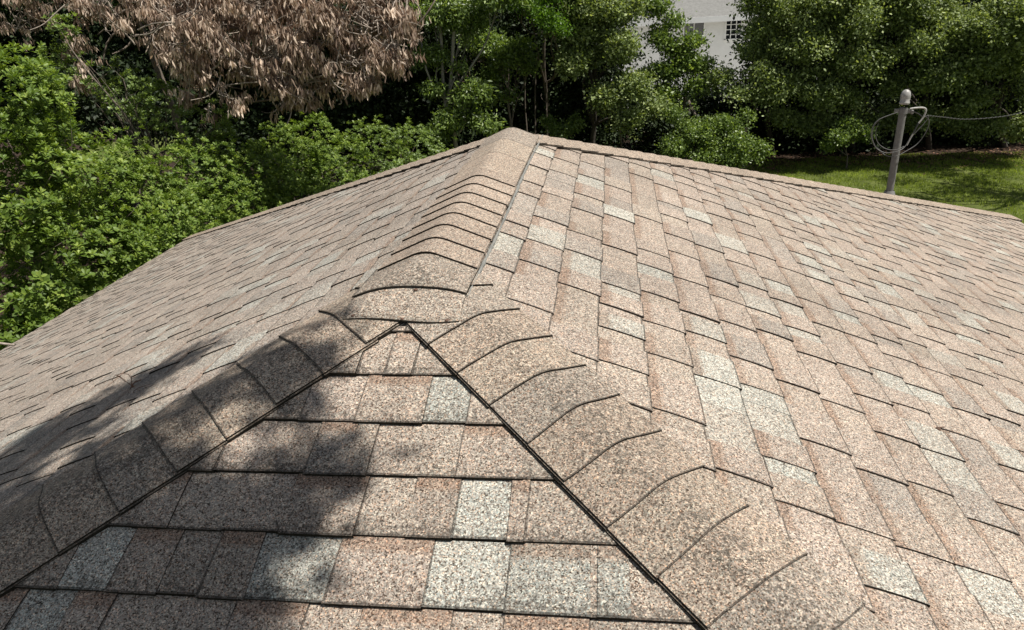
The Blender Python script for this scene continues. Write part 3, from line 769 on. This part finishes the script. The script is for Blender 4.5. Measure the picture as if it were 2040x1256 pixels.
shrub('dark shrub at the far end of the left hedge', -5.4, 16.4, -2.4,
      lob((-5.6, 16.3, -2.9, .95), (-5.0, 16.0, -3.6, .9), (-5.0, 17.4, -3.3, .9), (-4.3, 17.9, -3.8, .8)), 230, .088, M_LMID)

shrub('mid green shrub in the shade under the dead tree trunk', -8.8, 11.6, -1.2,
      Lb((250, 190, 12.3, .5), (330, 215, 12.0, .5), (400, 245, 11.8, .5), (190, 165, 12.4, .5), (120, 60, 12.2, .28), (115, 110, 12.2, .3)), 260, .085, M_LMID)
# dead tree
def hanging_cluster(P, per, parent, name='crown'):
    n = len(P); pos = np.repeat(P, per, 0) + R.normal(size=(n * per, 3)) * np.array([.055, .055, .03])
    d = np.array([0, 0, -1.0]) + R.normal(size=(n * per, 3)) * .30
    nor = rdir(n * per) * np.array([1, 1, .3])
    sz = .7 + .55 * R.random(n * per)
    V, F, k = leaves('long', pos, d, nor, .150 * sz, .034 * sz)
    sh = np.clip(np.repeat(.15 + .75 * R.random(n), per) + R.normal(size=n * per) * .17, 0, 1)
    return mesh_obj(name, V, F, M_DEAD, parent, attrs={'shade': ('FACE', 'FLOAT', np.repeat(sh, k))})
dl = Lb((330, 20, 12.3, .9), (420, 60, 12.0, .85), (520, 20, 12, .9), (480, 120, 11.6, .75), (560, 90, 11.6, .8), (600, 160, 11.4, .6), (640, 60, 11.6, .8), (700, 110, 11.4, .65), (740, 40, 11.6, .75),
        (780, 100, 11.3, .45), (800, 30, 11.6, .40), (600, -40, 12, .9), (720, -50, 12, .8), (460, -50, 12.5, 1.), (390, 130, 12, .5), (450, 200, 11.2, .34), (370, 60, 11.5, .6), (180, 125, 12.2, .25), (160, 160, 12, .15), (385, 175, 11.6, .32), (430, 218, 11.3, .22), (565, 200, 11.3, .24), (680, 175, 11.3, .28), (620, 222, 11.2, .18), (725, 150, 11.3, .3), (620, 195, 11.3, .30), (200, 20, 13, .6), (40, 40, 13, .5), (150, 85, 12.6, .35), (60, -40, 13, .7), (280, -40, 12.8, .9))
db = np.array([-8.6, 13.2, GZ]); dt = empty('dead_tree', tuple(db)); tag(dt, 'dead tree with drooping dry brown leaves on bare grey branches', 'tree')
HOLE = .5; P, U = lobe_points(dl, 330, .25); HOLE = -.1
hanging_cluster(P, 10, dt)
tr_ = skeleton('dead_trunk', dt, db, at(268, 20, 13.4), [(c + np.array([0, .75, .1]), r) for c, r in dl], .10, M_BARK, P, 0); tr_.name = 'trunk'
mb = MB()
for i in R.choice(len(P), 1000, replace=False):
    j = int(np.argmin([np.linalg.norm(c - P[i]) for c, r in dl])); c = dl[j][0]
    s = c + R.normal(size=3) * .15
    q = limb(s, P[i] + (P[i] - c) * .08, .013, .004, wob=.14, n=8); mb.tube(*q, sides=5)
    if R.random() < .5:
        s2 = q[0][4]; mb.tube(*limb(s2, s2 + rdir(1)[0] * np.array([.35, .35, .2]), .006, .002, wob=.12, n=6), sides=4)
mb.build('twigs', M_DEADB, dt, smooth=True)
for a, b in (((270, 70), (330, 30)), ((275, 60), (400, 20)), ((270, 90), (200, 20)), ((430, 175), (600, 175)), ((440, 150), (380, 200)), ((560, 175), (590, 210)), ((420, 140), (450, 70)), ((600, 165), (660, 130)), ((130, 10), (60, 60)), ((480, 150), (540, 140))):
    mb = MB(); mb.tube(*limb(at(*a, 11.4), at(*b, 10.9), .015, .006, wob=.08), sides=6); mb.build('bare_branch', M_DEADB, dt, smooth=True)

# leafed trees and bushes along the back
hg = dict(dens=250, per=15, cr=.15, kind='diamond', ln=.095, wd=.058, mat=M_LGREY, shell=.5)
mg = dict(dens=190, per=14, cr=.16, kind='diamond', ln=.11, wd=.058, mat=M_LMID, shell=.4)
GB = 'trees of the back hedge'
def P0(px, Y): p = at(px, 300, Y); return (p[0], p[1], GZ)
tree('slim_tree', 'slim double-trunked tree with loose green leaves behind the roof peak', 'tree', P0(893, 19.2), at(888, 200, 19.2),
     Lb((860, 20, 19.5, .7), (930, 40, 19.5, .7), (860, 110, 19.2, .40), (940, 190, 18.8, .42), (900, 240, 18.8, .42), (960, 240, 18.9, .40), (870, 270, 18.8, .36), (1000, -20, 19.5, .7), (830, -30, 19.5, .7), (920, 130, 19.1, .22), (860, 180, 19., .28)), .085,
     dict(dens=170, per=16, cr=.12, kind='diamond', ln=.125, wd=.045, mat=M_LMID, shell=.3, droop=.6), M_PALEB, GB, 60)
# its second trunk
mb = MB()
root = bpy.data.objects['slim_tree']
mb.tube(smooth_path([at(890, 215, 19.2), at(899, 150, 19.2), at(903, 80, 19.2), at(906, 20, 19.2), at(910, -60, 19.2)]), np.linspace(.055, .04, 49), 8)
mb.tube(smooth_path([at(887, 205, 19.2), at(882, 150, 19.2), at(879, 80, 19.2), at(873, 20, 19.2), at(866, -60, 19.2)]), np.linspace(.05, .035, 49), 8)
mb.build('forked_trunk', M_PALEB, root, smooth=True)
tree('young_tree', 'small leafy tree with a lit crown right of the slim double trunk', 'tree', P0(1015, 21), at(1010, 200, 21),
     Lb((1035, 105, 20.8, .42), (1000, 120, 20.8, .36), (1050, 130, 20.9, .30), (985, 150, 21, .30), (960, 90, 21.4, .5), (1010, 190, 21, .22), (975, 195, 20.8, .25)), .05, mg, M_BARK, GB, 50)
tree('hedge_tree', 'leafy tree with a sunlit front left of the white house', 'tree', P0(1180, 21.5), at(1185, 180, 21.5),
     Lb((1180, 10, 21, .8), (1245, 20, 21, .55), (1225, 100, 20.6, .62), (1160, 120, 20.8, .6), (1270, 170, 20.4, .48), (1215, 200, 20.4, .52), (1130, 50, 21.2, .6), (1300, 215, 20.4, .35), (1160, 60, 21, .6), (1250, 240, 20.3, .35), (1120, -20, 21.3, .7)), .10, hg, M_HBARK, GB, 70)
tree('narrow_tree', 'narrow dark-leaved tree standing in front of the white house', 'tree', P0(1365, 22.5), at(1365, 180, 22.5),
     Lb((1308, 15, 22.4, .36), (1318, 75, 22.3, .38), (1375, 125, 22.2, .36), (1335, 140, 22.2, .42), (1385, 170, 22.2, .45), (1330, 195, 22, .45), (1295, 150, 22.5, .25), (1350, 100, 22.3, .3), (1378, 85, 22.2, .26), (1400, 135, 22.2, .3), (1345, 45, 22.3, .2)), .06,
     dict(mg, mat=M_LMID, dens=240), M_BARK, GB, 60)
HOLE = .27; DY = .9
tree('hedge_tree', 'broad leafy tree just right of the white house', 'tree', P0(1540, 23.4), at(1540, 180, 22.2),
     Lb((1550, 95, 20.8, .55), (1510, 145, 20.6, .45), (1560, 30, 21, .72), (1610, 90, 20.8, .72), (1540, 180, 20.4, .6), (1470, 190, 20.4, .45), (1620, 10, 21, .8), (1600, 170, 20.6, .55), (1560, 240, 20.9, .45), (1620, 245, 21, .45), (1530, -20, 21, .7), (1440, 160, 20.8, .38), (1492, 100, 20.8, .26), (1518, 55, 20.8, .36), (1490, 10, 20.8, .3), (1425, 170, 20.8, .28)), .10, hg, M_HBARK, GB, 70)
tree('hedge_tree', 'leafy tree behind the left side of the steel mast', 'tree', P0(1700, 23.4), at(1700, 180, 22.2),
     Lb((1700, 50, 20.8, .85), (1675, 130, 20.5, .68), (1745, 130, 20.7, .6), (1650, 195, 20.4, .5), (1765, 20, 21, .8), (1700, -20, 21.2, .9), (1700, 200, 20.8, .5), (1720, 245, 21.6, .45), (1770, 235, 21.3, .5)), .10, hg, M_HBARK, GB, 70)
tree('hedge_tree', 'leafy tree right above the domed cap of the mast', 'tree', P0(1850, 23.4), at(1850, 170, 22.2),
     Lb((1835, 100, 20.5, .75), (1860, 165, 20.3, .60), (1890, 50, 20.8, .8), (1810, 40, 20.9, .7), (1840, -10, 21.2, .9), (1910, 120, 20.8, .6), (1790, 170, 20.8, .4), (1830, 240, 21.2, .5), (1890, 240, 21.2, .5)), .10, hg, M_HBARK, GB, 70)
tree('hedge_tree', 'bright-topped tree at the right edge above the sagging cable', 'tree', P0(2000, 23.4), at(2000, 170, 22.2),
     Lb((1985, 50, 20.2, .85), (1960, 130, 20.4, .7), (2030, 110, 20.3, .8), (2040, 20, 20.2, .9), (1950, 200, 20.5, .45), (2100, 80, 20.5, 1.), (2020, 190, 20.6, .55), (1960, 255, 21.2, .5), (2030, 255, 21.2, .5)), .10, hg, M_HBARK, GB, 70)
DY = 0
tree('overhanging_branch_tree', 'bright green thin-leaved boughs hanging at the top between the trees', 'tree', P0(1085, 24), at(1085, 60, 22.5),
     Lb((1090, 40, 19.5, .34), (1060, 15, 19.8, .36), (1120, 55, 19.4, .22), (1030, -10, 20, .5), (1090, -30, 20, .6)), .08,
     dict(dens=300, per=18, cr=.1, kind='diamond', ln=.08, wd=.035, mat=M_LBRIGHT, shell=.3, droop=.3), M_BARK, GB, 30)
HOLE = .05
bs = dict(dens=330, per=16, cr=.09, kind='diamond', ln=.075, wd=.045, mat=M_LMID, shell=.55)
BG = 'low bushes at the foot of the back hedge'
for lab, px, Yb, lbs in (
    ('leafy bush standing at the hedge foot below the white house', 1400, 20.6, ((1385, 255, 20.4, .5), (1420, 290, 20.2, .45), (1350, 290, 20.3, .45), (1360, 230, 20.6, .4), (1440, 250, 20.6, .4), (1400, 320, 20, .4))),
    ('low ragged bush just above the right far roof hip', 1480, 20.2, ((1475, 285, 20.2, .40), (1510, 300, 20.3, .35), (1450, 315, 20, .38), (1490, 240, 20.6, .35))),
    ('small round bush alone at the lawn edge left of the mast', 1690, 21.2, ((1670, 275, 21.0, .30), (1710, 265, 21.1, .33), (1690, 245, 21.2, .3), (1650, 290, 21, .2))),
    ('small dark bush low behind the roof peak', 1110, 20.6, ((1110, 270, 20.6, .3), (1140, 250, 20.8, .28), (1090, 245, 20.8, .2)))):
    tree('bush', lab, 'bush', P0(px, Yb), tuple(np.array(P0(px, Yb)) + [0, 0, .4]), Lb(*lbs), .03, bs, M_BARK, BG, 40, .005)

tree('yard_tree', 'loose-crowned tree beyond the right edge that dapples the lawn', 'tree', (14.5, 17.5, GZ), (13.5, 17.5, .5),
     lob((11.2, 17.2, 1.9, .7), (12.9, 17.8, 2.1, 1.0), (9.6, 18.2, 1.8, .4), (14.5, 17.0, 2.2, 1.1), (10.4, 16.2, 2.0, .6), (8.4, 17.3, 1.9, .45), (12.0, 15.5, 2.0, .7), (13.4, 19.3, 2.1, .9), (11.3, 19.1, 1.9, .5)), .12,
     dict(dens=50, per=10, cr=.16, kind='diamond', ln=.13, wd=.07, mat=M_LMID, shell=.2), M_BARK, None, 30)
# darker trees standing behind
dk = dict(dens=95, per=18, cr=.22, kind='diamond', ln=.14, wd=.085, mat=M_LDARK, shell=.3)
GD = 'dark trees behind the hedge'
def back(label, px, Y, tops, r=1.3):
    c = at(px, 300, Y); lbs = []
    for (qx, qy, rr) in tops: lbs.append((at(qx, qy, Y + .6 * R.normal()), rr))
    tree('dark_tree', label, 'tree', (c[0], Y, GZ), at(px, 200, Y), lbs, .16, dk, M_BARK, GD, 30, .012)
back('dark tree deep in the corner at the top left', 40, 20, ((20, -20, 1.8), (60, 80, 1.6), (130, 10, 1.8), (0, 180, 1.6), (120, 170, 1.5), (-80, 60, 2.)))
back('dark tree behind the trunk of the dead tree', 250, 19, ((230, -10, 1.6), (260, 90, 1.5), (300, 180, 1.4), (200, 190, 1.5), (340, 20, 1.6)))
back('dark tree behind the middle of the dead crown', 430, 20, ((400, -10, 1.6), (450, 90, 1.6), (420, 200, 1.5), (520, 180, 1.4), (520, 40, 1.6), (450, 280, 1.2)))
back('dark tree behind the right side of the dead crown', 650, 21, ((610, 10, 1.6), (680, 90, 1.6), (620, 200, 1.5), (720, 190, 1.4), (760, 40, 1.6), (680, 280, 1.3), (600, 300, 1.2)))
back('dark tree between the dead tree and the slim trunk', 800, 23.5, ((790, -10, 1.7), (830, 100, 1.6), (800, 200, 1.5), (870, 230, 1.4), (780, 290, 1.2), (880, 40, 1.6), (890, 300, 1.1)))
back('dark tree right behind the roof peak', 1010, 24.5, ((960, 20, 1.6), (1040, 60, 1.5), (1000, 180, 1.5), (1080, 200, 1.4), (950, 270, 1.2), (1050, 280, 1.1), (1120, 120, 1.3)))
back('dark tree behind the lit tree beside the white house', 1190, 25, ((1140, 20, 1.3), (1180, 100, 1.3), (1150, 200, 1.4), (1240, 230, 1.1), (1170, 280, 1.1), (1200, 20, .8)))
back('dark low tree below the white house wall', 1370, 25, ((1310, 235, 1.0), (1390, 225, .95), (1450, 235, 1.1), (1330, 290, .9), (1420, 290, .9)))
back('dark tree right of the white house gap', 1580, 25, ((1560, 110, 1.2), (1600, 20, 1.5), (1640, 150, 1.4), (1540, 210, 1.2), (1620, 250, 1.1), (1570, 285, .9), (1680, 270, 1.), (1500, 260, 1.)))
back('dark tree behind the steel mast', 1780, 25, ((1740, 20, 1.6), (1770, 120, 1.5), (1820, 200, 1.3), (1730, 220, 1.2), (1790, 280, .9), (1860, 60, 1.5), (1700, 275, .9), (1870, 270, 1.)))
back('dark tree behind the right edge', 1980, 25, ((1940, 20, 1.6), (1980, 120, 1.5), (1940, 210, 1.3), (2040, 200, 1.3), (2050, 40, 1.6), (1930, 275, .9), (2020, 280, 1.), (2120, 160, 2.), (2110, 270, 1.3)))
# thin stems in the dark gap
for i, (px, t_, Y) in enumerate(((1013, 120, 22.0), (1042, 150, 22.4), (1062, 110, 22.8), (1088, 160, 22.2), (1240, 190, 22.0))):
    b = P0(px, Y); mb = MB(); mb.tube(*limb(b, at(px + R.normal() * 8, t_, Y), .035, .02, wob=.02), sides=7)
    q = at(px, t_ + 60, Y); mb.tube(*limb(q, q + np.array([.3 * R.normal(), .2, .5]), .012, .005), sides=5)
    o = mb.build('sapling_stem', M_BARK, None, smooth=True, loc=b)
    tag(o, ('leftmost of the thin bare stems in the dark gap behind the roof peak', 'second from left of the thin bare stems behind the roof peak', 'tallest thin bare stem in the dark gap, third from the left', 'rightmost of the thin bare stems in the dark gap behind the roof peak', 'thin bare stem under the lit tree left of the white house')[i], 'sapling', 'bare saplings in the hedge')

# ------------------------------------------------------------------ grass and leaf litter
n = 110000
gx = R.random(n) * 14 + 1.0; gy = HL + .4 - R.random(n) ** 1.2 * 8
clump = np.sin(gx * 3.1) * np.sin(gy * 2.7) + .6 * np.sin(gx * 7.3 + gy * 5.1) + R.normal(size=n) * .5
k_ = clump > -.6; gx, gy, clump = gx[k_], gy[k_], clump[k_]; n = len(gx)
pos = np.stack([gx, gy, gz(gx, gy) - .005], 1); d = R.normal(size=(n, 3)) * .45 + [0, 0, 1]
V, F, k = leaves('blade', pos, d, rdir(n), .05 + .05 * R.random(n), .012 + .008 * R.random(n))
o = mesh_obj('grass', V, F, M_GRASS, attrs={'shade': ('FACE', 'FLOAT', np.clip(.42 + .3 * clump + R.normal(size=n) * .2, 0, 1))}); tag(o, 'short green lawn grass in dappled shade beyond the roof', 'grass', kind='stuff')
n = 9000
lx = R.random(n) * 34 - 14; ly = HL - .3 + R.normal(size=n) * .55 + .35 * np.sin(lx * 1.1); lz = gz(lx, ly) + .03
V, F, k = leaves('diamond', np.stack([lx, ly, lz], 1), R.normal(size=(n, 3)) * [1, 1, .25], R.normal(size=(n, 3)) * .35 + [0, 0, 1], .05 + .06 * R.random(n), .03 + .03 * R.random(n))
o = mesh_obj('leaf_litter', V, F, M_LITTER, attrs={'shade': ('FACE', 'FLOAT', np.repeat(R.random(n), k))}); tag(o, 'reddish brown fallen leaves along the foot of the hedge', 'leaf litter', kind='stuff')

# ------------------------------------------------------------------ oak limb overhead (out of the top of the frame) that throws the shadow on the near roof
ok = np.array([-7.0, -4.5, GZ]); oak = empty('shade_tree', tuple(ok)); tag(oak, 'tall tree at the near left whose high boughs shade the near hip', 'tree')
def on_plane(px, py, key):
    n3 = PL[key][3]; d = FW + RT * (px - 1020) / FPX - UP * (py - 628) / FPX
    return CAM + d * (-(n3 @ CAM) / (n3 @ d))
SHD = []
for px, py, key, r in ((600, 690, 'L', .10), (540, 720, 'L', .10), (560, 760, 'F', .07), (420, 800, 'L', .08), (350, 850, 'L', .10), (240, 900, 'L', .13), (300, 930, 'F', .10), (150, 980, 'L', .16), (60, 1040, 'L', .18), (40, 1120, 'L', .15),
                    (690, 900, 'F', .05), (660, 930, 'F', .05), (560, 960, 'F', .06), (620, 960, 'F', .07), (540, 1020, 'F', .08), (470, 1060, 'F', .10), (400, 1090, 'F', .10), (450, 1130, 'F', .09), (330, 1120, 'F', .08), (200, 1150, 'F', .08), (560, 1100, 'F', .04),
                    (80, 1220, 'F', .10), (220, 1230, 'F', .10), (360, 1230, 'F', .10), (420, 1200, 'F', .08), (300, 1240, 'F', .12), (500, 1150, 'F', .05), (720, 860, 'F', .04),
                    (320, 740, 'L', .10), (250, 790, 'L', .12), (150, 840, 'L', .16), (60, 900, 'L', .18), (20, 960, 'L', .2), (100, 870, 'L', .14), (200, 820, 'L', .1), (130, 900, 'L', .14), (90, 940, 'L', .12), (300, 770, 'L', .06), (480, 760, 'L', .07), (440, 960, 'F', .08), (30, 1160, 'L', .12), (100, 1110, 'L', .10), (180, 1010, 'L', .10), (270, 1170, 'F', .09), (150, 1240, 'F', .10), (430, 1240, 'F', .08), (500, 1080, 'F', .07), (20, 1010, 'L', .12)):
    SHD.append((on_plane(px, py, key), r))
sl_ = [(p + sund * (5.6 + .7 * math.sin(i * 1.7)), r * 1.18) for i, (p, r) in enumerate(SHD)]
o, P = foliage(sl_, 300, 9, .045, 'diamond', .085, .045, M_LMID, oak, shell=.1)
mb = MB()
cen = np.mean([c for c, r in sl_], 0)
j1 = np.array([-6.5, -3.8, .8]); mb.tube(*limb(ok, j1, .28, .20, wob=.02), sides=10)
j2 = cen + np.array([-1.2, -.9, .5]); L1 = limb(j1, j2, .15, .035, wob=.04, n=14); mb.tube(*L1, sides=8)
for c, r in sl_:
    s_ = L1[0][-1] if R.random() < .5 else L1[0][-2]
    mb.tube(*limb(s_, c, .012, .004, wob=.06, n=7), sides=5)
mb.tube(*limb(j1, (-8.5, -6, 4), .14, .04), sides=8); mb.tube(*limb(j1, (-9.0, -3, 4.5), .14, .04), sides=8)
mb.build('trunk', M_BARK, oak, smooth=True)
foliage([(np.array(q[:3]), q[3]) for q in ((-8.5, -6, 4, 1.6), (-9.0, -3, 4.8, 1.7), (-7.5, -5, 5.5, 1.5))], 60, 14, .18, 'diamond', .11, .06, M_LMID, oak, name='crown')

# ------------------------------------------------------------------ small debris on the roof
def on_roof(px, py, lift=.01):
    n3 = PL['R' if px > 900 else 'L'][3]; d = FW + RT * (px - 1020) / FPX - UP * (py - 628) / FPX
    return CAM + d * (-((n3 @ CAM) - lift) / (n3 @ d))
mb = MB()
c0 = on_roof(262, 768, .014)
for k_ in range(9):
    e = on_roof(262 + (14 + 26 * R.random()) * math.cos(k_ * .75 + .3), 766 + 16 * math.sin(k_ * .75 + .3), .008 + .008 * R.random())
    mb.tube(*limb(c0, e, .0014, .0008, wob=.15, n=7), sides=4)
o = mb.build('dry_twig', simple_mat('dry_twig_bark', (.16, .09, .06), .9, .1), None, loc=tuple(c0)); tag(o, 'small spidery dry twig lying on the left roof slope', 'twig')
mb = MB(); a = on_roof(30, 688, .01); mb.tube(*limb(a, a + np.array([-.75, .05, .16]), .012, .005, wob=.06), sides=6)
o = mb.build('pale_branch', M_DEADB, None, smooth=True, loc=tuple(a)); tag(o, 'pale bare branch poking over the left eave at the photo edge', 'branch')
mb = MB(); a = on_roof(1868, 853, .012)
mb.lathe(a - [0, 0, .01], (.2, -.3, 1), [(0, .001), (.003, .007), (.007, .009), (.012, .006), (.015, .001)], 9)
mb.tube([a, a + np.array([.01, .0, .002]), a + np.array([.022, .006, 0])], .002, 5)
o = mb.build('seed_pod', simple_mat('dark_seed_pod', (.12, .08, .06), .9, .1), None, loc=tuple(a)); tag(o, 'small dark seed pod caught on a shingle edge on the right slope', 'seed pod')
